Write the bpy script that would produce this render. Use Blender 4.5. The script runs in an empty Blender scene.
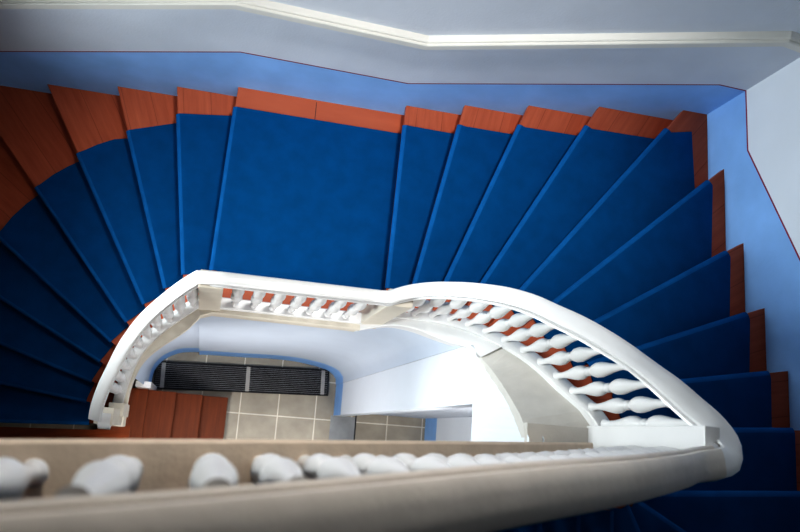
import bpy, bmesh, math, random
from mathutils import Vector, Matrix
random.seed(4)
C = bpy.context.scene.collection
R = 0.17                 # riser height; z = 0 is the landing, the tiled hall floor is 23 risers below
FL = -23 * R
TOP = 7.2

# ------------------------------------------------------------------ materials
def srgb(r, g, b):
    f = lambda c: (c/255/12.92) if c/255 <= .04045 else ((c/255+.055)/1.055)**2.4
    return (f(r), f(g), f(b), 1)

def new_mat(name):
    m = bpy.data.materials.new(name); m.use_nodes = True
    nt = m.node_tree; b = nt.nodes['Principled BSDF']
    return m, nt, b

def plain(name, col, rough=.6, var=.08, scale=6., bump=0., bscale=80., spec=.3, sheen=0.):
    m, nt, b = new_mat(name)
    tc = nt.nodes.new('ShaderNodeTexCoord')
    n = nt.nodes.new('ShaderNodeTexNoise'); n.inputs['Scale'].default_value = scale; n.inputs['Detail'].default_value = 5
    nt.links.new(tc.outputs['Object'], n.inputs['Vector'])
    r = nt.nodes.new('ShaderNodeValToRGB')
    r.color_ramp.elements[0].position = .3; r.color_ramp.elements[1].position = .7
    r.color_ramp.elements[0].color = [c*(1-var) for c in col[:3]]+[1]
    r.color_ramp.elements[1].color = [min(1, c*(1+var)) for c in col[:3]]+[1]
    nt.links.new(n.outputs['Fac'], r.inputs['Fac']); nt.links.new(r.outputs['Color'], b.inputs['Base Color'])
    b.inputs['Roughness'].default_value = rough
    b.inputs['Specular IOR Level'].default_value = spec
    if sheen:
        b.inputs['Sheen Weight'].default_value = sheen
        b.inputs['Sheen Roughness'].default_value = .4
        b.inputs['Sheen Tint'].default_value = srgb(40, 130, 220)
    if bump:
        n2 = nt.nodes.new('ShaderNodeTexNoise'); n2.inputs['Scale'].default_value = bscale; n2.inputs['Detail'].default_value = 3
        nt.links.new(tc.outputs['Object'], n2.inputs['Vector'])
        bp = nt.nodes.new('ShaderNodeBump'); bp.inputs['Strength'].default_value = bump; bp.inputs['Distance'].default_value = .01
        nt.links.new(n2.outputs['Fac'], bp.inputs['Height']); nt.links.new(bp.outputs['Normal'], b.inputs['Normal'])
    return m

def wood(name, dark, light):
    # boards run along the nosing: UV u = along, v = across, in metres
    m, nt, b = new_mat(name)
    uv = nt.nodes.new('ShaderNodeUVMap'); uv.uv_map = 'UVMap'
    mp = nt.nodes.new('ShaderNodeMapping'); mp.inputs['Scale'].default_value = (1.5, 16, 1)
    nt.links.new(uv.outputs['UV'], mp.inputs['Vector'])
    n = nt.nodes.new('ShaderNodeTexNoise'); n.inputs['Scale'].default_value = 1.6; n.inputs['Detail'].default_value = 8; n.inputs['Roughness'].default_value = .65
    nt.links.new(mp.outputs['Vector'], n.inputs['Vector'])
    r = nt.nodes.new('ShaderNodeValToRGB')
    r.color_ramp.elements[0].position = .3; r.color_ramp.elements[0].color = dark
    r.color_ramp.elements[1].position = .7; r.color_ramp.elements[1].color = light
    nt.links.new(n.outputs['Fac'], r.inputs['Fac'])
    # board joint: thin dark line every 0.19 m across
    sx = nt.nodes.new('ShaderNodeSeparateXYZ'); nt.links.new(uv.outputs['UV'], sx.inputs['Vector'])
    md = nt.nodes.new('ShaderNodeMath'); md.operation = 'PINGPONG'; md.inputs[1].default_value = .095
    nt.links.new(sx.outputs['Y'], md.inputs[0])
    lt = nt.nodes.new('ShaderNodeMath'); lt.operation = 'GREATER_THAN'; lt.inputs[1].default_value = .0925
    nt.links.new(md.outputs[0], lt.inputs[0])
    mx = nt.nodes.new('ShaderNodeMixRGB'); mx.blend_type = 'MULTIPLY'
    mx.inputs['Color2'].default_value = (.72, .68, .66, 1)
    nt.links.new(lt.outputs[0], mx.inputs['Fac']); nt.links.new(r.outputs['Color'], mx.inputs['Color1'])
    nt.links.new(mx.outputs['Color'], b.inputs['Base Color'])
    b.inputs['Roughness'].default_value = .5; b.inputs['Specular IOR Level'].default_value = .3
    return m

def tiles(name):
    m, nt, b = new_mat(name)
    tc = nt.nodes.new('ShaderNodeTexCoord')
    mp = nt.nodes.new('ShaderNodeMapping'); mp.inputs['Location'].default_value = (.026, .25, 0)
    nt.links.new(tc.outputs['Object'], mp.inputs['Vector'])
    br = nt.nodes.new('ShaderNodeTexBrick'); br.offset = 0; br.squash = 1
    for k, v in (('Scale', 1), ('Brick Width', .43), ('Row Height', .43), ('Mortar Size', .0065), ('Mortar Smooth', .1), ('Bias', 0)):
        br.inputs[k].default_value = v
    br.inputs['Color1'].default_value = srgb(176, 167, 152); br.inputs['Color2'].default_value = srgb(160, 152, 138)
    br.inputs['Mortar'].default_value = srgb(228, 222, 208)
    nt.links.new(mp.outputs['Vector'], br.inputs['Vector'])
    n = nt.nodes.new('ShaderNodeTexNoise'); n.inputs['Scale'].default_value = 5; n.inputs['Detail'].default_value = 6
    nt.links.new(tc.outputs['Object'], n.inputs['Vector'])
    r = nt.nodes.new('ShaderNodeValToRGB'); r.color_ramp.elements[0].position = .3; r.color_ramp.elements[1].position = .7
    r.color_ramp.elements[0].color = (.75, .74, .73, 1); r.color_ramp.elements[1].color = (1, 1, 1, 1)
    nt.links.new(n.outputs['Fac'], r.inputs['Fac'])
    mx = nt.nodes.new('ShaderNodeMixRGB'); mx.blend_type = 'MULTIPLY'; mx.inputs['Fac'].default_value = 1
    nt.links.new(br.outputs['Color'], mx.inputs['Color1']); nt.links.new(r.outputs['Color'], mx.inputs['Color2'])
    nt.links.new(mx.outputs['Color'], b.inputs['Base Color'])
    b.inputs['Roughness'].default_value = .35
    return m

M = dict(
    plaster=plain('grey_white_plaster', srgb(206, 211, 220), .75, .04, 3, .15, 60),
    inner=plain('pale_blue_white_plaster', srgb(200, 209, 222), .75, .02, 3, .1, 60),
    plaster_white=plain('white_plaster', srgb(222, 227, 234), .75, .02, 3, .1, 60),
    dado=plain('blue_dado_paint', srgb(146, 187, 236), .6, .07, 4, .12, 60),
    line=plain('red_line_paint', srgb(140, 40, 70), .6, .02),
    white=plain('white_gloss_paint', srgb(222, 221, 220), .32, .02, 5, .06, 50, .5),
    near=plain('shaded_warm_white_paint', srgb(216, 206, 194), .3, .06, 9, .12, 40, .5),  # near rail: its dim light is put into a duller, warmer white
    cream=plain('cream_paint', srgb(212, 205, 192), .5, .05, 6, .08, 50),
    grey=plain('pale_grey_stone', srgb(205, 202, 196), .7, .05, 10, .15, 70),
    beige=plain('beige_stone', srgb(216, 198, 178), .6, .06, 14, .15, 60),
    carpet=plain('blue_carpet', srgb(10, 84, 136), .95, .09, 9, .5, 500, .05, .06),
    carpet_highlight=plain('blue_carpet_nosing_highlight', srgb(22, 98, 156), .85, .1, 12, .4, 400, .1, .15),  # same carpet, lighter: the highlight along each nosing is painted in
    wood=wood('red_brown_boards', srgb(172, 88, 60), srgb(194, 106, 74)),
    bare=wood('dark_red_shade_boards', srgb(98, 45, 15), srgb(124, 60, 26)),  # red wood, with the shade over the low steps put into the colour
    tile=tiles('beige_floor_tiles'),
    iron=plain('black_iron', srgb(34, 34, 38), .5, .2, 20),
    pan=plain('dark_pan', srgb(14, 14, 16), .8, .2, 20),
    strap=plain('pale_metal', srgb(170, 165, 160), .45, .1, 20),
    gap=plain('dark_joint', srgb(50, 50, 54), .8, .1),
    drab=plain('bounce_damped_plaster', srgb(58, 58, 62), .8, .05, 3),  # out-of-view walls and ceiling coloured dark to hold down bounced light
    glass=None,
)
gm, gnt, gb = new_mat('clear_window_glass')
tr = gnt.nodes.new('ShaderNodeBsdfTransparent'); mxs = gnt.nodes.new('ShaderNodeMixShader'); mxs.inputs[0].default_value = .12
gb.inputs['Roughness'].default_value = .05
gnt.links.new(tr.outputs[0], mxs.inputs[1]); gnt.links.new(gb.outputs[0], mxs.inputs[2])
gnt.links.new(mxs.outputs[0], gnt.nodes['Material Output'].inputs['Surface'])
M['glass'] = gm

# ------------------------------------------------------------------ object helpers
def wloc(o):
    v = Vector((0, 0, 0))
    while o is not None:
        v += Vector(o.location); o = o.parent
    return v

def obj(name, bm, mat, parent=None, smooth=False, mats=None):
    me = bpy.data.meshes.new(name)
    bmesh.ops.remove_doubles(bm, verts=bm.verts, dist=1e-5)
    bmesh.ops.recalc_face_normals(bm, faces=bm.faces)
    if parent is not None:
        bmesh.ops.translate(bm, verts=bm.verts, vec=-wloc(parent))
    bm.to_mesh(me); bm.free()
    for x in (mats or [mat]): me.materials.append(x)
    if smooth:
        for p in me.polygons: p.use_smooth = True
    o = bpy.data.objects.new(name, me); C.objects.link(o); o.parent = parent
    if smooth and smooth is not True:
        o.data.set_sharp_from_angle(angle=smooth)
    return o

def struct(name, bm, mat, mats=None, smooth=False):
    o = obj(name, bm, mat, None, smooth, mats); o['kind'] = 'structure'; return o

def thing(name, label, cat, loc, group=None):
    o = bpy.data.objects.new(name, None); C.objects.link(o)
    o.empty_display_size = .1
    o.location = loc; o['label'] = label; o['category'] = cat
    if group: o['group'] = group
    return o

def box(bm, x0, x1, y0, y1, z0, z1, bevel=0., mi=0):
    vs = [bm.verts.new((x, y, z)) for x in (x0, x1) for y in (y0, y1) for z in (z0, z1)]
    fs = []
    for f in ((0, 1, 3, 2), (4, 6, 7, 5), (0, 4, 5, 1), (2, 3, 7, 6), (0, 2, 6, 4), (1, 5, 7, 3)):
        fc = bm.faces.new([vs[i] for i in f]); fc.material_index = mi; fs.append(fc)
    if bevel:
        es = list({e for f in fs for e in f.edges})
        bmesh.ops.bevel(bm, geom=es, offset=bevel, segments=2, affect='EDGES', profile=.6)

def prism(bm, poly, z0, z1, mi=0):
    """poly: list of (x,y), extruded from z0 to z1."""
    a = [bm.verts.new((p[0], p[1], z0)) for p in poly]
    b = [bm.verts.new((p[0], p[1], z1)) for p in poly]
    n = len(poly)
    bm.faces.new(b).material_index = mi
    bm.faces.new(a[::-1]).material_index = mi
    for i in range(n):
        bm.faces.new((a[i], a[(i+1) % n], b[(i+1) % n], b[i])).material_index = mi

def catmull(P, step=.04):
    P = [Vector(p) for p in P]; out = []
    for i in range(len(P)-1):
        p0 = P[i-1] if i else P[0]*2-P[1]
        p1, p2 = P[i], P[i+1]
        p3 = P[i+2] if i+2 < len(P) else P[-1]*2-P[-2]
        n = max(1, int((p2-p1).length/step))
        for j in range(n):
            t = j/n
            out.append(.5*((2*p1)+(p2-p0)*t+(2*p0-5*p1+4*p2-p3)*t*t+(3*p1-p0-3*p2+p3)*t**3))
    out.append(P[-1]); return out

def frames(path):
    """horizontal left-hand normals with mitre factor"""
    out = []
    for i, p in enumerate(path):
        def nr(a, b):
            d = (b-a); d.z = 0
            d.normalize(); return Vector((-d.y, d.x, 0))
        if i == 0: n = nr(path[0], path[1]); m = n
        elif i == len(path)-1: n = nr(path[-2], path[-1]); m = n
        else:
            n1, n2 = nr(path[i-1], p), nr(p, path[i+1])
            m = n1+n2
            if m.length < .2: m = n1.copy()
            m.normalize(); m = m/max(.6, m.dot(n1))
        out.append(m)
    return out

def sweep(bm, path, profile, caps=True, scale=None, fr=None):
    """profile: closed list of (side, up); side is along the left-hand normal"""
    fr = fr or frames(path); rings = []
    for i, (p, n) in enumerate(zip(path, fr)):
        s = scale[i] if scale else 1
        rings.append([bm.verts.new(p+n*(u*s)+Vector((0, 0, v))) for u, v in profile])
    k = len(profile)
    for a, b in zip(rings, rings[1:]):
        for i in range(k):
            bm.faces.new((a[i], a[(i+1) % k], b[(i+1) % k], b[i]))
    if caps:
        bm.faces.new(rings[0][::-1]); bm.faces.new(rings[-1])

def lathe(bm, prof, seg=20):
    rings = []
    for r, z in prof:
        rings.append([bm.verts.new((r*math.cos(2*math.pi*i/seg), r*math.sin(2*math.pi*i/seg), z)) for i in range(seg)])
    for a, b in zip(rings, rings[1:]):
        for i in range(seg):
            bm.faces.new((a[i], a[(i+1) % seg], b[(i+1) % seg], b[i]))
    bm.faces.new(rings[0][::-1]); bm.faces.new(rings[-1])

# ------------------------------------------------------------------ plan of the stair
# rows: M = baluster line in plan, K = well-side edge of the stone ledge, k = tread count of the ledge, zr = top of the rail
LEFT = [(-.672, -.03, -.590, -.03, -9.0, -.55), (-.655, .10, -.578, .12, -8.0, -.40), (-.615, .24, -.550, .25, -6.6, -.18),
        (-.575, .36, -.505, .37, -5.5, .03), (-.535, .445, -.462, .43, -4.7, .155), (-.485, .52, -.410, .475, -4.0, .275),
        (-.425, .583, -.345, .52, -3.3, .395), (-.355, .645, -.280, .558, -2.6, .515), (-.280, .697, -.210, .60, -1.9, .645),
        (-.205, .742, -.150, .64, -1.1, .78), (-.115, .795, -.09, .70, -.3, .905)]
MID = [(-.115, .795, -.09, .70, -.3, .905), (.0, .795, -.02, .725, 0, .95), (.90, .795, .90, .72, 0, .955), (.955, .792, .965, .715, .1, .985)]
RIGHT = [(.955, .792, .965, .715, .1, .985), (1.07, .822, 1.06, .735, .5, 1.03), (1.17, .828, 1.17, .745, 1.1, 1.14), (1.262, .817, 1.24, .725, 1.7, 1.26),
         (1.335, .80, 1.30, .695, 2.3, 1.36), (1.436, .765, 1.37, .645, 3.1, 1.50), (1.527, .713, 1.43, .60, 4.0, 1.63),
         (1.60, .647, 1.49, .56, 4.9, 1.76), (1.682, .56, 1.505, .47, 6.1, 1.93), (1.755, .45, 1.51, .376, 7.2, 2.12),
         (1.81, .325, 1.515, .26, 8.3, 2.33), (1.86, .22, 1.515, .145, 9.3, 2.45), (1.905, .13, 1.515, .06, 9.6, 2.56)]
TIP = [(1.930, .155, 2.53), (1.943, .085, 2.60), (1.910, .027, 2.655), (1.84, .006, 2.70)]
NEAR = [(1.84, .006, 2.70), (1.78, .000, 2.735), (1.66, -.010, 2.83), (1.40, -.026, 3.13), (1.03, -.052, 3.49), (.61, -.080, 3.84), (0, -.130, 4.30), (-.5, -.160, 4.66), (-1.0, -.19, 5.0)]

def resample(rows, step=.035):
    """catmull over all columns; returns list of dicts"""
    P = rows; out = []
    for i in range(len(P)-1):
        p0 = P[i-1] if i else [2*a-b for a, b in zip(P[0], P[1])]
        p1, p2 = P[i], P[i+1]
        p3 = P[i+2] if i+2 < len(P) else [2*a-b for a, b in zip(P[-1], P[-2])]
        n = max(1, int(math.hypot(p2[0]-p1[0], p2[1]-p1[1])/step))
        for j in range(n):
            t = j/n
            out.append([.5*(2*b+(c-a)*t+(2*a-5*b+4*c-d)*t*t+(3*b-a-3*c+d)*t**3) for a, b, c, d in zip(p0, p1, p2, p3)])
    out.append(list(P[-1])); return out
LEFT_S, RIGHT_S = resample(LEFT), resample(RIGHT)
MID_S = []
for a, b in zip(MID, MID[1:]):
    n = max(1, int(abs(b[0]-a[0])/.06))
    MID_S += [[p+(q-p)*j/n for p, q in zip(a, b)] for j in range(n)]
MID_S.append(list(MID[-1]))
ALL = LEFT_S+MID_S[1:]+RIGHT_S[1:]
Mline = [Vector((r[0], r[1])) for r in ALL]

# nosing lines: k -> (outer point, inner point)
LN = {-9: ((-1.512, -.077), (-.861, -.051)), -8: ((-1.521, .203), (-.886, .115)), -7: ((-1.531, .488), (-.850, .264)),
      -6: ((-1.548, .811), (-.793, .409)), -5: ((-1.577, 1.211), (-.718, .550)), -4: ((-1.355, 1.568), (-.617, .687)),
      -3: ((-1.087, 1.821), (-.504, .806)), -2: ((-.782, 2.008), (-.367, .909)), -1: ((-.442, 2.128), (-.253, .990)),
      0: ((-.059, 2.186), (-.072, 1.013)), 1: ((1.123, 2.160), (1.090, .999)), 2: ((1.483, 2.189), (1.233, 1.013)),
      3: ((1.861, 2.184), (1.394, 1.009)), 4: ((2.264, 2.180), (1.584, 1.001)), 5: ((2.763, 2.163), (1.790, .970)),
      6: ((2.973, 1.787), (1.944, .892)), 7: ((2.987, 1.285), (2.129, .769)), 8: ((2.979, .882), (2.302, .614)),
      9: ((2.971, .525), (2.432, .428)), 10: ((2.956, .217), (2.431, .178)), 11: ((2.805, -.099), (2.309, -.126))}
WALL_ENDS = {-3: (-1.382, 2.319), -2: (-0.888, 2.333), -1: (-0.47, 2.348), 0: (-0.047, 2.35), 1: (1.132, 2.362), 2: (1.519, 2.367), 3: (1.928, 2.351), 4: (2.367, 2.333), 5: (2.892, 2.318), 6: (3.108, 1.905), 7: (3.12, 1.368), 8: (3.108, 0.926), 9: (3.101, 0.545)}
LN = {k: (WALL_ENDS.get(k, v[0]), v[1]) for k, v in LN.items()}
LN = {k: (Vector(a), Vector(b)) for k, (a, b) in LN.items()}
RECT = (-2.3, 3.105, -1.75, 2.335)

def cross2(a, b): return a.x*b.y-a.y*b.x

def ray_rect(o, d):
    best = None
    for ax, v in ((0, RECT[0]), (0, RECT[1]), (1, RECT[2]), (1, RECT[3])):
        if abs(d[ax]) < 1e-9: continue
        t = (v-o[ax])/d[ax]
        if t > 1e-6:
            q = o+d*t
            if RECT[0]-1e-4 <= q.x <= RECT[1]+1e-4 and RECT[2]-1e-4 <= q.y <= RECT[3]+1e-4 and (best is None or t < best[0]): best = (t, q)
    return best[1]

def ray_M(o, d):
    """where a nosing line meets the baluster line; returns (index float, point)"""
    best = None
    for i in range(len(Mline)-1):
        a, e = Mline[i], Mline[i+1]-Mline[i]
        den = cross2(d, e)
        if abs(den) < 1e-9: continue
        t = cross2(a-o, e)/den; s = cross2(a-o, d)/den
        if -1e-6 <= s <= 1+1e-6 and t > -.5 and (best is None or t < best[0]): best = (t, i+s, a+e*s)
    return best

class Line: pass
lines = {}
for k, (o, i) in LN.items():
    if k in (10, 11): continue
    L = Line(); d = (i-o).normalized()
    h = ray_M(o, d)
    L.k = k; L.d = -d                      # outward
    if h is None:                          # -9: just off the end of the rail
        L.mi, L.I = 0., Vector((-.672, i.y))
    else: L.mi, L.I = h[1], h[2]
    L.O = ray_rect(L.I, L.d)
    lines[k] = L
def extra(k, I, ang):
    L = Line(); L.k = k; L.mi = None
    L.d = Vector((math.cos(math.radians(ang)), math.sin(math.radians(ang)))); L.I = Vector(I); L.O = ray_rect(L.I, L.d)
    lines[k] = L
# hidden winders below the newel, turning down to the bare steps
for j in range(1, 10): extra(-9-j, (-.80-.012*j, -.17-.02*j), 180+10*j)
# winders at the right end and the straight upper flight
extra(10, (1.90, .14), 4); extra(11, (1.93, -.145), 3); extra(12, (1.87, -.16), -28); extra(13, (1.74, -.18), -62)
for k in range(14, 26): extra(k, (1.58-.226*(k-14), -.20), -90)

def corner_between(a, b):
    """rectangle corners met going from O of line a to O of line b (clockwise climb)"""
    seq = [Vector((RECT[0], RECT[2])), Vector((RECT[0], RECT[3])), Vector((RECT[1], RECT[3])), Vector((RECT[1], RECT[2]))]
    def par(q):
        if abs(q.x-RECT[0]) < 1e-3: return 0+(q.y-RECT[2])/(RECT[3]-RECT[2])
        if abs(q.y-RECT[3]) < 1e-3: return 1+(q.x-RECT[0])/(RECT[1]-RECT[0])
        if abs(q.x-RECT[1]) < 1e-3: return 2+(RECT[3]-q.y)/(RECT[3]-RECT[2])
        return 3+(RECT[1]-q.x)/(RECT[1]-RECT[0])
    pa, pb = par(a), par(b)
    return [seq[c] for c in (1, 2, 3) if pa+1e-4 < c < pb-1e-4]

def shift(L, back):
    """nosing line moved towards the climb by `back`"""
    n = Vector((L.d.y, -L.d.x))            # climb direction (clockwise)
    o = L.I+n*back
    return o, ray_rect(o, L.d)

def tread_poly(k, back_a, back_b, inner=0.):
    a, b = lines[k], lines[k+1]
    Ia, Oa = shift(a, back_a); Ib, Ob = shift(b, back_b)
    pts = [Ia]
    if a.mi is not None and b.mi is not None:
        pts += [Mline[j] for j in range(int(math.floor(a.mi))+1, int(math.ceil(b.mi)))][1:-1]
    pts.append(Ib)
    if (Ob-Oa).length > 1e-4:
        return pts+[Ob]+corner_between(Oa, Ob)[::-1]+[Oa]
    return pts+[Ob]

# carpet limits on a nosing line
def carpet_out(L):
    k = L.k
    if k <= -10: return None
    if k <= -3:
        c, r = Vector((-.10, .47)), 1.70
        if k <= -8: t = (-1.80-L.I.x)/L.d.x; return L.I+L.d*t
        oc = L.I-c; bq = oc.dot(L.d); cc = oc.dot(oc)-r*r
        return L.I+L.d*(-bq+math.sqrt(bq*bq-cc))
    x1, y1 = 2.975, 2.182
    if k <= -1: y1 = {-2: 2.008, -1: 2.128}[k]
    cand = []
    if L.d.x > 1e-6: cand.append((x1-L.I.x)/L.d.x)
    if L.d.y > 1e-6: cand.append((y1-L.I.y)/L.d.y)
    if L.d.y < -1e-6: cand.append((-1.6-L.I.y)/L.d.y)
    t = min(cand); return L.I+L.d*t
def carpet_in(L):
    if L.k in LN and L.k <= 2: return LN[L.k][1].copy()
    return L.I+L.d*(.215 if L.k <= 10 else .0)

# ------------------------------------------------------------------ staircase
st = thing('staircase', 'large winding staircase of red-brown boards that carries the blue carpet around the well', 'staircase', (2.2, 1.6, 0))
def uv_tread(o, L):
    uv = o.data.uv_layers.new(name='UVMap')
    base = L.I-Vector((wloc(o).x, wloc(o).y)); n = Vector((L.d.y, -L.d.x))
    for lp in o.data.loops:
        v = o.data.vertices[lp.vertex_index].co
        q = Vector((v.x, v.y))-base
        uv.data[lp.index].uv = (q.dot(L.d)+L.k*3.7, (q.dot(n)*(.02 if L.k == 0 else 1))+v.z*1.0+.02)
for k in range(-14, 25):
    a, b = lines[k], lines[k+1]
    poly = tread_poly(k, .014, .045)
    if k == -10:                                          # bare inner ends beside the newel
        poly = [Vector((-.56, -.03)), b.I+Vector((0, -.03)), b.O+Vector((0, -.03)), a.O, a.I, Vector((-.56, -.26))]
    if k == -9:
        poly = [Vector((-.575, -.022)), Vector((-.575, .11))]+[Mline[j] for j in range(4, int(b.mi))]+poly[-3:]
        ib, ob = shift(b, .045); ia, oa = shift(a, .014)
        poly = [Vector((-.575, -.022)), Vector((-.575, .11)), ib, ob, oa]
    bm = bmesh.new(); prism(bm, poly, k*R-.04, k*R)
    if k == 0:                                            # the landing is laid in two lengths of boards
        box(bm, .520, .524, .85, 2.32, .0, .0012, 0, 1)
    o = obj('landing' if k == 0 else 'tread', bm, None, st, mats=[M['wood'] if k > -9 else M['bare'], M['gap']])  # lowest treads take the darker boards in place of shade
    uv_tread(o, a)
    # riser under the nosing
    bm = bmesh.new()
    Ia, Oa = shift(a, .045); Ib, Ob = shift(a, .062)
    prism(bm, [Ia, Ib, Ob, Oa], (k-1)*R, k*R-.04)
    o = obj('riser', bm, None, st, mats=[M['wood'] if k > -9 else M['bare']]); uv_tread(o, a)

# ------------------------------------------------------------------ carpet
rn = thing('stair_runner', 'royal blue carpet fitted step by step over the winding stairs and landing', 'carpet', (2.2, 1.6, .02))
prof = [(.05, 0.0), (.026, .0015), (.012, -.003), (.003, -.012), (.0, -.024), (.003, -.036), (.014, -.046), (.030, -.048), (.030, -.150)]
def nose(bm, A, B, n, z, mi=1):
    prev = None
    for t, (s, dz) in enumerate(prof):
        row = [bm.verts.new((p.x+n.x*s, p.y+n.y*s, z+dz)) for p in (A, B)]
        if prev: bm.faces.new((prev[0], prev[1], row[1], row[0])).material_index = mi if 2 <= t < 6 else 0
        prev = row
for k in range(-9, 24):
    a, b = lines[k], lines[k+1]
    na = Vector((a.d.y, -a.d.x)); z = k*R+.014
    Ai, Ao, Bi, Bo = carpet_in(a), carpet_out(a), carpet_in(b), carpet_out(b)
    nb = Vector((b.d.y, -b.d.x))
    A0, A1 = Ai+na*.05, Ao+na*.05
    B0, B1 = Bi+nb*.028, Bo+nb*.028
    outer = []
    if k == 5: outer = [Vector((2.975, 2.182))]
    elif k <= -3:
        c, r = Vector((-.10, .47)), 1.70
        if k >= -7:
            for t in (.33, .67):
                q = A1.lerp(B1, t)-c; q.normalize(); outer.append(c+q*r)
    if abs(A1.x-2.975) < .06 and abs(B1.y+1.6) < .06: outer = [Vector((2.975, -1.6))]
    bm = bmesh.new()
    top = [A0, B0, B1]+outer[::-1]+[A1]
    vt = [bm.verts.new((p.x, p.y, z)) for p in top]; bm.faces.new(vt)
    vb = [bm.verts.new((p.x, p.y, z-.0135)) for p in top]
    for i in range(len(top)):
        j = (i+1) % len(top)
        if i == len(top)-1: continue
        bm.faces.new((vt[i], vt[j], vb[j], vb[i]))
    nose(bm, Ai, Ao, na, z)
    o = obj('carpet_piece', bm, None, rn, smooth=math.radians(40), mats=[M['carpet'], M['carpet_highlight']])

# ------------------------------------------------------------------ bare steps up from the hall floor
bs = thing('staircase', 'flight of bare dark red-brown wooden steps rising from the tiled hall floor', 'stairs', (-.1, -.6, FL))
bx = [.258, -.018, -.287, -.560, -.83]
for i in range(4):
    z = FL+(i+1)*R
    L = Line(); L.k = -40-i; L.I = Vector((bx[i], .335)); L.d = Vector((0, -1))
    bm = bmesh.new(); box(bm, bx[i+1]-.02 if i < 3 else -1.0, bx[i], -1.7, .335, z-.04, z, .006)
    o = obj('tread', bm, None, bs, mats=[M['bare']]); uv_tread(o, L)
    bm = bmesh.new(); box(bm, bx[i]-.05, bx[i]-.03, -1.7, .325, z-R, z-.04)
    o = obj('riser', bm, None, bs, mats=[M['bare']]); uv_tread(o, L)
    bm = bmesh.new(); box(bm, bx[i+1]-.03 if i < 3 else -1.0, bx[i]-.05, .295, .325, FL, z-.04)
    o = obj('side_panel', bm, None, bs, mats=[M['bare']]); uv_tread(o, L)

# ------------------------------------------------------------------ balustrade round the well
bal = thing('balustrade', 'white painted balustrade curving from the bottom newel around the landing side of the well', 'balustrade', (.4, .795, .0))
prof_bal = [(.024, 0), (.025, .015), (.019, .03), (.016, .06), (.017, .11), (.022, .17), (.030, .235), (.036, .29), (.036, .335), (.028, .375), (.018, .40),
            (.015, .412), (.023, .424), (.023, .438), (.015, .450), (.018, .47), (.028, .495), (.036, .535), (.037, .58), (.031, .635), (.022, .70), (.017, .76),
            (.015, .81), (.017, .835), (.021, .85), (.021, .87)]
HB = .87
proto = None
def add_baluster(parent, x, y, z0, z1, mat):
    global proto
    if proto is None or proto.data.materials[0] is not mat:
        bm = bmesh.new(); lathe(bm, prof_bal)
        o = obj('baluster', bm, mat, None, smooth=math.radians(50)); proto = o
        o.parent = parent
    else:
        o = proto.copy(); C.objects.link(o); o.parent = parent
    w = wloc(parent)
    o.location = Vector((x, y, z0))-w
    o.scale = (1, 1, (z1-z0)/HB)
    return o

rail_prof = [(-.036, -.012), (-.028, -.003), (-.010, 0), (.010, 0), (.028, -.003), (.036, -.012), (.037, -.034), (.030, -.040), (.030, -.047), (.041, -.052), (.045, -.063), (.040, -.074), (.026, -.080), (.024, -.092),
             (-.024, -.092), (-.026, -.080), (-.040, -.074), (-.045, -.063), (-.041, -.052), (-.030, -.047), (-.030, -.040), (-.037, -.034)]
def rail3(rows): return [Vector((r[0], r[1], r[5])) for r in rows]
START = [Vector((-.718, -.045, -.60))]
path = catmull([(-.712, -.012, -.545), (-.690, .09, -.40), (-.645, .215, -.235), (-.590, .325, -.075), (-.535, .43, .085), (-.495, .49, .19), (-.42, .58, .37), (-.335, .655, .54), (-.215, .735, .77), (-.115, .795, .905)], .03)
path += [p for p in rail3(MID_S)[1:]]
rr = [(1.07, .832, 1.03), (1.17, .838, 1.14), (1.262, .826, 1.26), (1.342, .810, 1.36), (1.446, .776, 1.50), (1.54, .726, 1.63), (1.615, .660, 1.76), (1.70, .572, 1.93), (1.782, .457, 2.12), (1.838, .328, 2.33), (1.893, .225, 2.45)]
pr = catmull([(.955, .792, .985)]+rr+TIP+NEAR[1:], .03)
path += pr[1:]
tip_i = min(range(len(path)), key=lambda i: (path[i]-Vector(TIP[-1])).length)
all_fr = frames(path)
npath, nfr = path[tip_i:], all_fr[tip_i:]
path, ffr = path[:tip_i+1], all_fr[:tip_i+1]
i0 = next(i for i, p in enumerate(path) if p.x > .95); ln = [0.]
for p, q in zip(path[i0:], path[i0+1:]): ln.append(ln[-1]+(q-p).length)
sc_rail = [1.0]*i0+[1.0+.42*min(1, l/1.15) for l in ln]
bm = bmesh.new(); sweep(bm, path, rail_prof, True, sc_rail, ffr)
obj('handrail', bm, M['white'], bal, smooth=math.radians(35))

# curb under the balusters
def Mz(rows, h): return [Vector((r[0], r[1], r[4]*R+h)) for r in rows]
bm = bmesh.new()
sweep(bm, Mz(ALL, 0), [(-.042, .095), (-.036, .102), (.026, .102), (.032, .095), (.032, -.22), (-.042, -.22)])
obj('curb', bm, M['white'], bal, smooth=math.radians(35))

# stone ledge on the well side of the curb and its moulded face
def strip(bm, rowsA, rowsB, mi=0):
    pa = [bm.verts.new(p) for p in rowsA]; pb = [bm.verts.new(p) for p in rowsB]
    for i in range(len(pa)-1):
        bm.faces.new((pa[i], pa[i+1], pb[i+1], pb[i])).material_index = mi
def kp(rows, dz, t=1.): return [Vector((r[0]+(r[2]-r[0])*t, r[1]+(r[3]-r[1])*t, r[4]*R+dz)) for r in rows]
def ledge(rows, mat, name, drop=.20):
    bm = bmesh.new()
    strip(bm, kp(rows, .045, .0), kp(rows, .045, .93))
    strip(bm, kp(rows, .045, .93), kp(rows, .035, 1.0))
    strip(bm, kp(rows, .035, 1.0), kp(rows, -.02, 1.0))
    strip(bm, kp(rows, -.02, 1.0), kp(rows, -.035, .88))
    strip(bm, kp(rows, -.035, .88), kp(rows, -drop, .82))
    strip(bm, kp(rows, -drop, .82), kp(rows, -drop, -.4))
    return obj(name, bm, mat, bal, smooth=math.radians(30))
ledge(LEFT_S, M['cream'], 'ledge')
ledge(MID_S, M['cream'], 'ledge')
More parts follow.
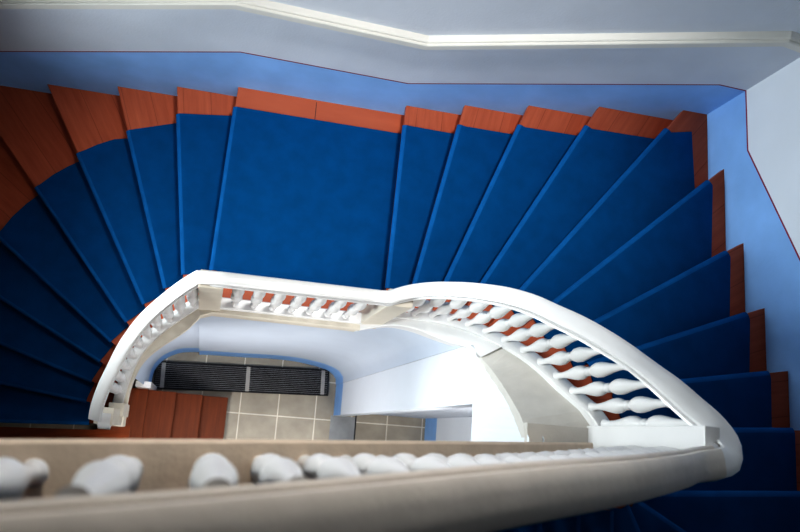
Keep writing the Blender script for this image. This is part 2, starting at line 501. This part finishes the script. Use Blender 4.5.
i5 = min(range(len(RIGHT_S)), key=lambda i: abs(RIGHT_S[i][4]-4.9))
ledge(RIGHT_S[:i5+3], M['white'], 'ledge')
bm = bmesh.new()
strip(bm, kp(RIGHT_S[i5:], .02, 0), kp(RIGHT_S[i5:], .02, 1.0)); strip(bm, kp(RIGHT_S[i5:], .02, 1.0), kp(RIGHT_S[i5:], -.1, 1.0))
obj('ledge', bm, M['grey'], bal)

# posts at both ends of the landing
for x0, x1, y0, y1, z1 in ((-.105, .030, .742, .842, .88), (.955, 1.10, .752, .852, .92)):
    bm = bmesh.new(); box(bm, x0, x1, y0, y1, -.1, z1, .006)
    obj('newel_post', bm, M['cream'], bal)
bm = bmesh.new(); box(bm, 1.838, 1.905, .035, .140, 1.60, 2.585, .006)
obj('newel_post', bm, M['white'], bal)
bm = bmesh.new(); box(bm, 1.517, 1.86, -.16, .132, 1.58, 9.6*R+.026, .004)
obj('ledge', bm, M['grey'], bal)
# bottom newel with the scroll under the end of the rail
bm = bmesh.new(); box(bm, -.725, -.600, -.035, .085, -1.53, -.66, .006)
box(bm, -.735, -.585, -.045, .095, -1.53, -1.33, .006); box(bm, -.690, -.575, .03, .13, -1.53, -1.1, .006)
obj('newel_post', bm, M['cream'], bal)
bm = bmesh.new()
seg = 28; cx, cy, cz = -.655, .005, -.72
for w0, w1, r in ((-.04, .04, .072), (-.046, .046, .050), (-.05, .05, .026)):
    ra = [bm.verts.new((cx+w0, cy+r*math.cos(2*math.pi*i/seg), cz+r*math.sin(2*math.pi*i/seg))) for i in range(seg)]
    rb = [bm.verts.new((cx+w1, cy+r*math.cos(2*math.pi*i/seg), cz+r*math.sin(2*math.pi*i/seg))) for i in range(seg)]
    for i in range(seg): bm.faces.new((ra[i], ra[(i+1) % seg], rb[(i+1) % seg], rb[i]))
    bm.faces.new(ra); bm.faces.new(rb[::-1])
obj('scroll', bm, M['white'], bal, smooth=math.radians(40))

def walk(rows, start, step, n):
    """n points along the rows at a plan distance `step`"""
    out = []; acc = -start; i = 0
    for a, b in zip(rows, rows[1:]):
        d = math.hypot(b[0]-a[0], b[1]-a[1])
        if d < 1e-9: continue
        while acc+d >= 0 and len(out) < n:
            t = (-acc)/d
            out.append([p+(q-p)*t for p, q in zip(a, b)]); acc -= step
        acc += d
    return out
feet = walk(LEFT_S[::-1], .035, .0845, 10)+[[x, .795, 0, 0, 0, .952] for x in (.119, .241, .363, .485, .607, .729, .851)]+walk(RIGHT_S, .215, .0885, 13)
for r in feet: add_baluster(bal, r[0], r[1], r[4]*R+.10, r[5]-.088, M['white'])

# ------------------------------------------------------------------ near balustrade of the upper flight
nb_ = thing('balustrade', 'thick white balustrade of the upper flight running straight across the foreground', 'balustrade', (.4, -.09, 3.4))
near_prof = rail_prof
scale = [sc_rail[-1]-.12*min(1, i/14) for i in range(len(npath))]
bm = bmesh.new(); sweep(bm, npath, near_prof, True, scale, nfr)
obj('handrail', bm, M['near'], nb_, smooth=math.radians(35))
def near_at(x):
    for a, b in zip(npath, npath[1:]):
        if b.x <= x <= a.x: return a.lerp(b, (a.x-x)/(a.x-b.x))
    return npath[-1]
edge = [(1.95, .06), (1.647, .054), (.681, .009), (0, -.026), (-.33, -.045), (-1.0, -.07)]
def edge_y(x):
    for (xa, ya), (xb, yb) in zip(edge, edge[1:]):
        if xb <= x <= xa: return ya+(yb-ya)*(xa-x)/(xa-xb)
    return edge[-1][1]
xs = [1.68-.05*i for i in range(54)]
bm = bmesh.new()
secs = []
for x in xs:
    p = near_at(x); z = p.z-.80; y1 = edge_y(x)
    secs.append([bm.verts.new((x, y, zz)) for y, zz in ((p.y-.17, z), (y1-.008, z), (y1, z-.008), (y1, z-.05), (y1-.012, z-.06), (y1-.012, z-.45), (p.y-.17, z-.45))])
for a, b in zip(secs, secs[1:]):
    for i in range(7): bm.faces.new((a[i], a[(i+1) % 7], b[(i+1) % 7], b[i]))
bm.faces.new(secs[0]); bm.faces.new(secs[-1][::-1])
obj('curb', bm, M['beige'], nb_, smooth=math.radians(30))
x = 1.80
n = 0
while x > -.95:
    p = near_at(x)
    zf = p.z-.80 if x < 1.68 else p.z-.86
    add_baluster(nb_, x, p.y+.018+.030*min(1, max(0, (.75-x)/.75)), zf-.002, p.z-.085, M['white'])
    x -= .095 if x > .5 else (.11 if x > .1 else .15)

# ------------------------------------------------------------------ setting
bm = bmesh.new(); box(bm, -2.4, 3.3, -1.9, 2.5, FL-.1, FL)
struct('floor', bm, M['tile'])

def wall_strip(name, axis, val, thick, brk, z0, z1, mats, out):
    """wall with a dado: brk = [(coord, z of red line)], three material slots"""
    bm = bmesh.new()
    def P(c, z, o=0): return (c, val+o, z) if axis == 'y' else (val+o, c, z)
    for (c0, a), (c1, b) in zip(brk, brk[1:]):
        for (za0, za1, zb0, zb1, mi) in ((z0, a-.006, z0, b-.006, 1), (a-.006, a+.006, b-.006, b+.006, 2), (a+.006, z1, b+.006, z1, 0)):
            vs = [bm.verts.new(P(*q)) for q in ((c0, za0), (c1, zb0), (c1, zb1), (c0, za1))]
            bm.faces.new(vs).material_index = mi
    c0, c1 = brk[0][0], brk[-1][0]
    f = [bm.verts.new(P(c, z, out*thick)) for c, z in ((c0, z0), (c1, z0), (c1, z1), (c0, z1))]
    bm.faces.new(f).material_index = 0
    return struct(name, bm, None, mats)
sl = .41
wall_strip('wall_back', 'y', 2.335, .2, [(-2.3, -.36), (-.046, .53), (1.067, .512), (2.908, 1.258), (3.105, 1.25)], FL, TOP, [M['plaster'], M['dado'], M['line']], 1)
wall_strip('wall_right', 'x', 3.105, .2, [(2.335, 1.25), (1.93, 1.252), (-1.75, 3.13)], FL, TOP, [M['plaster_white'], M['dado'], M['line']], 1)
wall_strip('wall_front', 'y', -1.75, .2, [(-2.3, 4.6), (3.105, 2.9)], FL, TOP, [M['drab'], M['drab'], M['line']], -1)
# left wall with a tall window above the winders
bm = bmesh.new()
WY0, WY1, WZ0, WZ1 = -.35, 1.15, .62, 3.2
for y0, y1, z0, z1 in ((-1.75, 2.335, FL, -.6), (-1.75, WY0, -.6, TOP), (WY1, 2.335, -.6, TOP), (WY0, WY1, -.6, WZ0), (WY0, WY1, WZ1, TOP)):
    box(bm, -2.5, -2.3, y0, y1, z0, z1)
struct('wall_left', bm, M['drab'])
wn = bpy.data.objects.new('window_1', None); C.objects.link(wn); wn.location = (-2.4, (WY0+WY1)/2, WZ0); wn['kind'] = 'structure'
bm = bmesh.new()
for y in (WY0, (WY0+WY1)/2, WY1): box(bm, -2.44, -2.38, y-.035, y+.035, WZ0, WZ1, .004)
for z in (WZ0, (WZ0+WZ1)/2, WZ1): box(bm, -2.44, -2.38, WY0, WY1, z-.035, z+.035, .004)
obj('window_frame', bm, M['white'], wn)
bm = bmesh.new(); box(bm, -2.425, -2.415, WY0, WY1, WZ0, WZ1)
obj('pane', bm, M['glass'], wn)
bm = bmesh.new(); box(bm, -2.5, 3.3, -1.95, 2.5, TOP, TOP+.1)
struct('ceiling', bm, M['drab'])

# moulded rail on the back and right walls, following the flights
pts = [(-2.3, 2.335, .30), (-.098, 2.335, 1.135), (1.02, 2.335, 1.088), (2.863, 2.335, 1.865), (3.105, 2.335, 1.83), (3.105, 1.93, 1.83), (3.105, -1.75, 3.71)]
nrm = [(0, -1), (0, -1), (0, -1), (0, -1), (-1, -1), (-1, 0), (-1, 0)]
prof_m = [(0, 0), (.050, 0), (.055, .005), (.055, .050), (.050, .056), (.040, .058), (.040, .068), (.034, .073), (0, .080)]
bm = bmesh.new(); rings = []
for p, n in zip(pts, nrm):
    rings.append([bm.verts.new((p[0]+n[0]*u, p[1]+n[1]*u, p[2]+v)) for u, v in prof_m])
for a, b in zip(rings, rings[1:]):
    for i in range(len(prof_m)-1): bm.faces.new((a[i], a[i+1], b[i+1], b[i]))
bm.faces.new(rings[0]); bm.faces.new(rings[-1][::-1])
struct('trim_1', bm, plain('ivory_trim_paint', srgb(216, 214, 208), .5, .03, 5))

# inner walls of the well
def well_wall(name, F, wmat, tops):
    bm = bmesh.new(); zd = FL+.48
    n = [bm.verts.new((x, y, FL)) for x, y in F]; d0 = [bm.verts.new((x, y, zd-.004)) for x, y in F]
    d1 = [bm.verts.new((x, y, zd+.004)) for x, y in F]; t = [bm.verts.new((x, y, z)) for (x, y), z in zip(F, tops)]
    for i in range(len(F)-1):
        bm.faces.new((n[i], n[i+1], d0[i+1], d0[i])).material_index = 1
        bm.faces.new((d0[i], d0[i+1], d1[i+1], d1[i])).material_index = 1
        bm.faces.new((d1[i], d1[i+1], t[i+1], t[i])).material_index = 0
    return struct(name, bm, None, [wmat, M['dado']], smooth=True)
FLc = [p.xy for p in catmull([(-.590, .36, 0), (-.585, .44, 0), (-.570, .56, 0), (-.520, .655, 0), (-.450, .725, 0), (-.324, .79, 0), (-.20, .812, 0), (-.112, .818, 0)], .04)]
def kz_at(p):
    return min(ALL, key=lambda r: (r[0]-p[0])**2+(r[1]-p[1])**2)[4]
well_wall('wall_inner_left', FLc, M['inner'], [kz_at(p)*R-.19 for p in FLc])
FMc = [p.xy for p in catmull([(-.112, .790, 0), (-.02, .798, 0), (.341, .808, 0), (.681, .822, 0), (.948, .818, 0), (1.150, .795, 0), (1.258, .775, 0), (1.36, .745, 0), (1.43, .705, 0), (1.468, .655, 0), (1.475, .585, 0)], .04)]
def top_mid(p):
    r = min(ALL, key=lambda r: (r[2]-p[0])**2+(r[3]-p[1])**2); return min(r[4], 4.9)*R-.07
well_wall('wall_inner_back', FMc, M['inner'], [top_mid(p) for p in FMc])
# panel under the right flight with the passage opening
PX = 1.478
def topz(y):
    t = [(.60, .83), (.47, 1.03), (.376, 1.21), (.26, 1.40), (.145, 1.57), (.06, 1.68), (-1.75, 1.68)]
    for (ya, za), (yb, zb) in zip(t, t[1:]):
        if yb <= y <= ya: return za+(zb-za)*(ya-y)/(ya-yb)
    return t[-1][1]
bm = bmesh.new(); zd = FL+.48; OY, OZ = .235, .965
def quad(bm, a, mi=0): bm.faces.new([bm.verts.new(p) for p in a]).material_index = mi
for x in (PX, PX+.12):
    quad(bm, [(x, .585, FL), (x, OY, FL), (x, OY, zd), (x, .585, zd)], 1)
    quad(bm, [(x, .585, zd), (x, OY, zd), (x, OY, OZ), (x, .585, topz(.585))], 0)
    ys = [.585, .52, .47, .42, .376, .31, .26, .2, .145, .1, .06, -.9, -1.75]
    for y0, y1 in zip(ys, ys[1:]):
        f = lambda y: max(topz(.585)+.0, min(OZ, 99)) if y < OY else topz(.585)+(OZ-topz(.585))*(.585-y)/(.585-OY)
        xx = [PX+.0, PX+.0] if x == PX else [x, x]
        quad(bm, [(x, y0, f(y0)), (x, y1, f(y1)), (x+.042*(x == PX), y1, topz(y1)), (x+.042*(x == PX), y0, topz(y0))], 0)
    quad(bm, [(x, -.9, FL), (x, -1.75, FL), (x, -1.75, OZ), (x, -.9, OZ)], 0)
quad(bm, [(PX, OY, FL), (PX+.12, OY, FL), (PX+.12, OY, zd), (PX, OY, zd)], 0)
quad(bm, [(PX, OY, zd), (PX+.12, OY, zd), (PX+.12, OY, OZ), (PX, OY, OZ)], 0)
quad(bm, [(PX, -.9, FL), (PX+.12, -.9, FL), (PX+.12, -.9, OZ), (PX, -.9, OZ)], 0)
quad(bm, [(PX, OY, OZ), (PX+.12, OY, OZ), (PX+.12, -.9, OZ), (PX, -.9, OZ)], 0)
struct('wall_inner_right', bm, None, [M['plaster_white'], M['dado']])
# walls of the passage behind the opening
bm = bmesh.new()
quad(bm, [(PX+.12, .285, FL), (2.6, .285, FL), (2.6, .285, .9), (PX+.12, .285, .9)], 0)
struct('wall_passage_side', bm, None, [M['plaster'], M['dado']])
bm = bmesh.new()
quad(bm, [(2.59, .285, FL), (2.59, -1.75, FL), (2.59, -1.75, zd), (2.59, .285, zd)], 1)
quad(bm, [(2.59, .285, zd), (2.59, -1.75, zd), (2.59, -1.75, .9), (2.59, .285, .9)], 0)
struct('wall_passage_end', bm, None, [M['plaster_white'], M['dado']])
bm = bmesh.new(); box(bm, PX-.03, PX+.26, -.9, .235, FL, FL+.006); box(bm, PX+.26, PX+.275, -.9, .275, FL, FL+.007, 0, 1)
struct('trim_2', bm, None, [plain('dark_sill_slate', srgb(150, 152, 154), .5, .1, 8), M['gap']])
# low white block closing the left inner wall at the bare steps
bm = bmesh.new(); box(bm, -.67, -.520, .335, .395, FL, -2.90, .004)
struct('trim_3', bm, M['white'])

# ------------------------------------------------------------------ grille in the hall floor
gr = thing('floor_grille', 'long black slatted grille with three pale straps lying on tiled floor', 'grille', (.42, .565, FL))
gr.rotation_euler = (0, 0, math.radians(2.4))
def gobj(name, bm, mat):
    me = bpy.data.meshes.new(name); bmesh.ops.recalc_face_normals(bm, faces=bm.faces); bm.to_mesh(me); bm.free()
    me.materials.append(mat); o = bpy.data.objects.new(name, me); C.objects.link(o); o.parent = gr; return o
bm = bmesh.new(); box(bm, -.985, .965, -.152, .152, .001, .006); gobj('tray', bm, M['pan'])
bm = bmesh.new()
for y in (-.152, .140): box(bm, -.985, .965, y, y+.012, .006, .032, .003)
for x_ in (-.985, .953): box(bm, x_, x_+.012, -.140, .140, .006, .032, .003)
gobj('frame', bm, M['iron'])
bm = bmesh.new()
for i in range(13):
    y = -.128+i*.0213; box(bm, -.973, .953, y-.0035, y+.0035, .008, .026)
gobj('slats', bm, plain('grey_iron', srgb(125, 125, 128), .4, .2, 20))
for xs_ in (-.895, .035, .895):
    bm = bmesh.new(); box(bm, xs_-.022, xs_+.022, -.139, .139, .027, .036, .002); gobj('strap', bm, M['strap'])

# ------------------------------------------------------------------ light
w = bpy.data.worlds.new('World'); bpy.context.scene.world = w; w.use_nodes = True
w.node_tree.nodes['Background'].inputs['Color'].default_value = (.5, .62, .85, 1); w.node_tree.nodes['Background'].inputs['Strength'].default_value = .3
def area(name, loc, target, sx, sy, power, col):
    l = bpy.data.lights.new(name, 'AREA'); l.shape = 'RECTANGLE'; l.size = sx; l.size_y = sy; l.energy = power; l.color = col
    o = bpy.data.objects.new(name, l); C.objects.link(o); o.location = loc
    o.rotation_euler = (Vector(target)-Vector(loc)).to_track_quat('-Z', 'Y').to_euler(); return o
area('window_light', (-4.0, .3, 1.40), (1.4, 1.4, .3), 2.4, 1.8, 440, (.90, .98, 1))
area('added_top_fill', (.6, 1.3, TOP-.1), (.6, 1.0, 0), 1.4, .8, 2, (1, .98, .94))  # weak overhead fill, added; no fitting is known there
sl_ = bpy.data.lights.new('added_landing_spot', 'SPOT'); sl_.energy = 820; sl_.spot_size = math.radians(41); sl_.spot_blend = 1; sl_.shadow_soft_size = .35; sl_.color = (1, .99, .96)  # added spot that brightens the landing and the middle of the stairs
so_ = bpy.data.objects.new('added_landing_spot', sl_); C.objects.link(so_); so_.location = (1.0, 1.5, 6.9)
so_.rotation_euler = (Vector((1.0, 1.65, 0))-Vector(so_.location)).to_track_quat('-Z', 'Y').to_euler()
o = area('added_rail_fill', (.3, 2.1, 4.35), (.3, -.1, 3.55), .5, .3, 7.5, (1, .97, .93)); o.data.spread = math.radians(90)  # added fill for the well side of the near balustrade
o = area('added_front_fill', (.35, -1.35, .7), (.75, .8, -.3), .8, .8, 9, (1, .99, .97)); o.data.spread = math.radians(95)  # added fill from the front, for the landing balusters and posts
area('added_passage_fill', (2.1, -.5, .3), (2.0, 0, -4), .4, .4, 14, (1, .97, .92))  # added lamp to lift the passage floor tiles
o = area('added_well_fill', (-.35, -1.1, -1.0), (1.1, .4, -3.2), .7, .7, 22, (1, .98, .95)); o.data.spread = math.radians(120)  # added lamp under the upper flight to brighten the well floor

# ------------------------------------------------------------------ camera
D = 30.64*R
cam = bpy.data.cameras.new('camera'); co = bpy.data.objects.new('camera', cam); C.objects.link(co)
rot = Matrix(((0.9672293, 0.0717059, 0.2435688), (-0.1215121, 0.9730309, 0.1960759), (-0.2229401, -0.2192469, 0.9498571)))
co.matrix_world = Matrix.Translation((0, 0, D)) @ rot.transposed().to_4x4()
cam.sensor_width = 36; cam.lens = 778*36/800; cam.clip_start = .02
cam.dof.use_dof = True; cam.dof.focus_distance = 5.2; cam.dof.aperture_fstop = 3.2
bpy.context.scene.camera = co
sc = bpy.context.scene
sc.view_settings.view_transform = 'Standard'; sc.view_settings.look = 'High Contrast'; sc.view_settings.exposure = .12
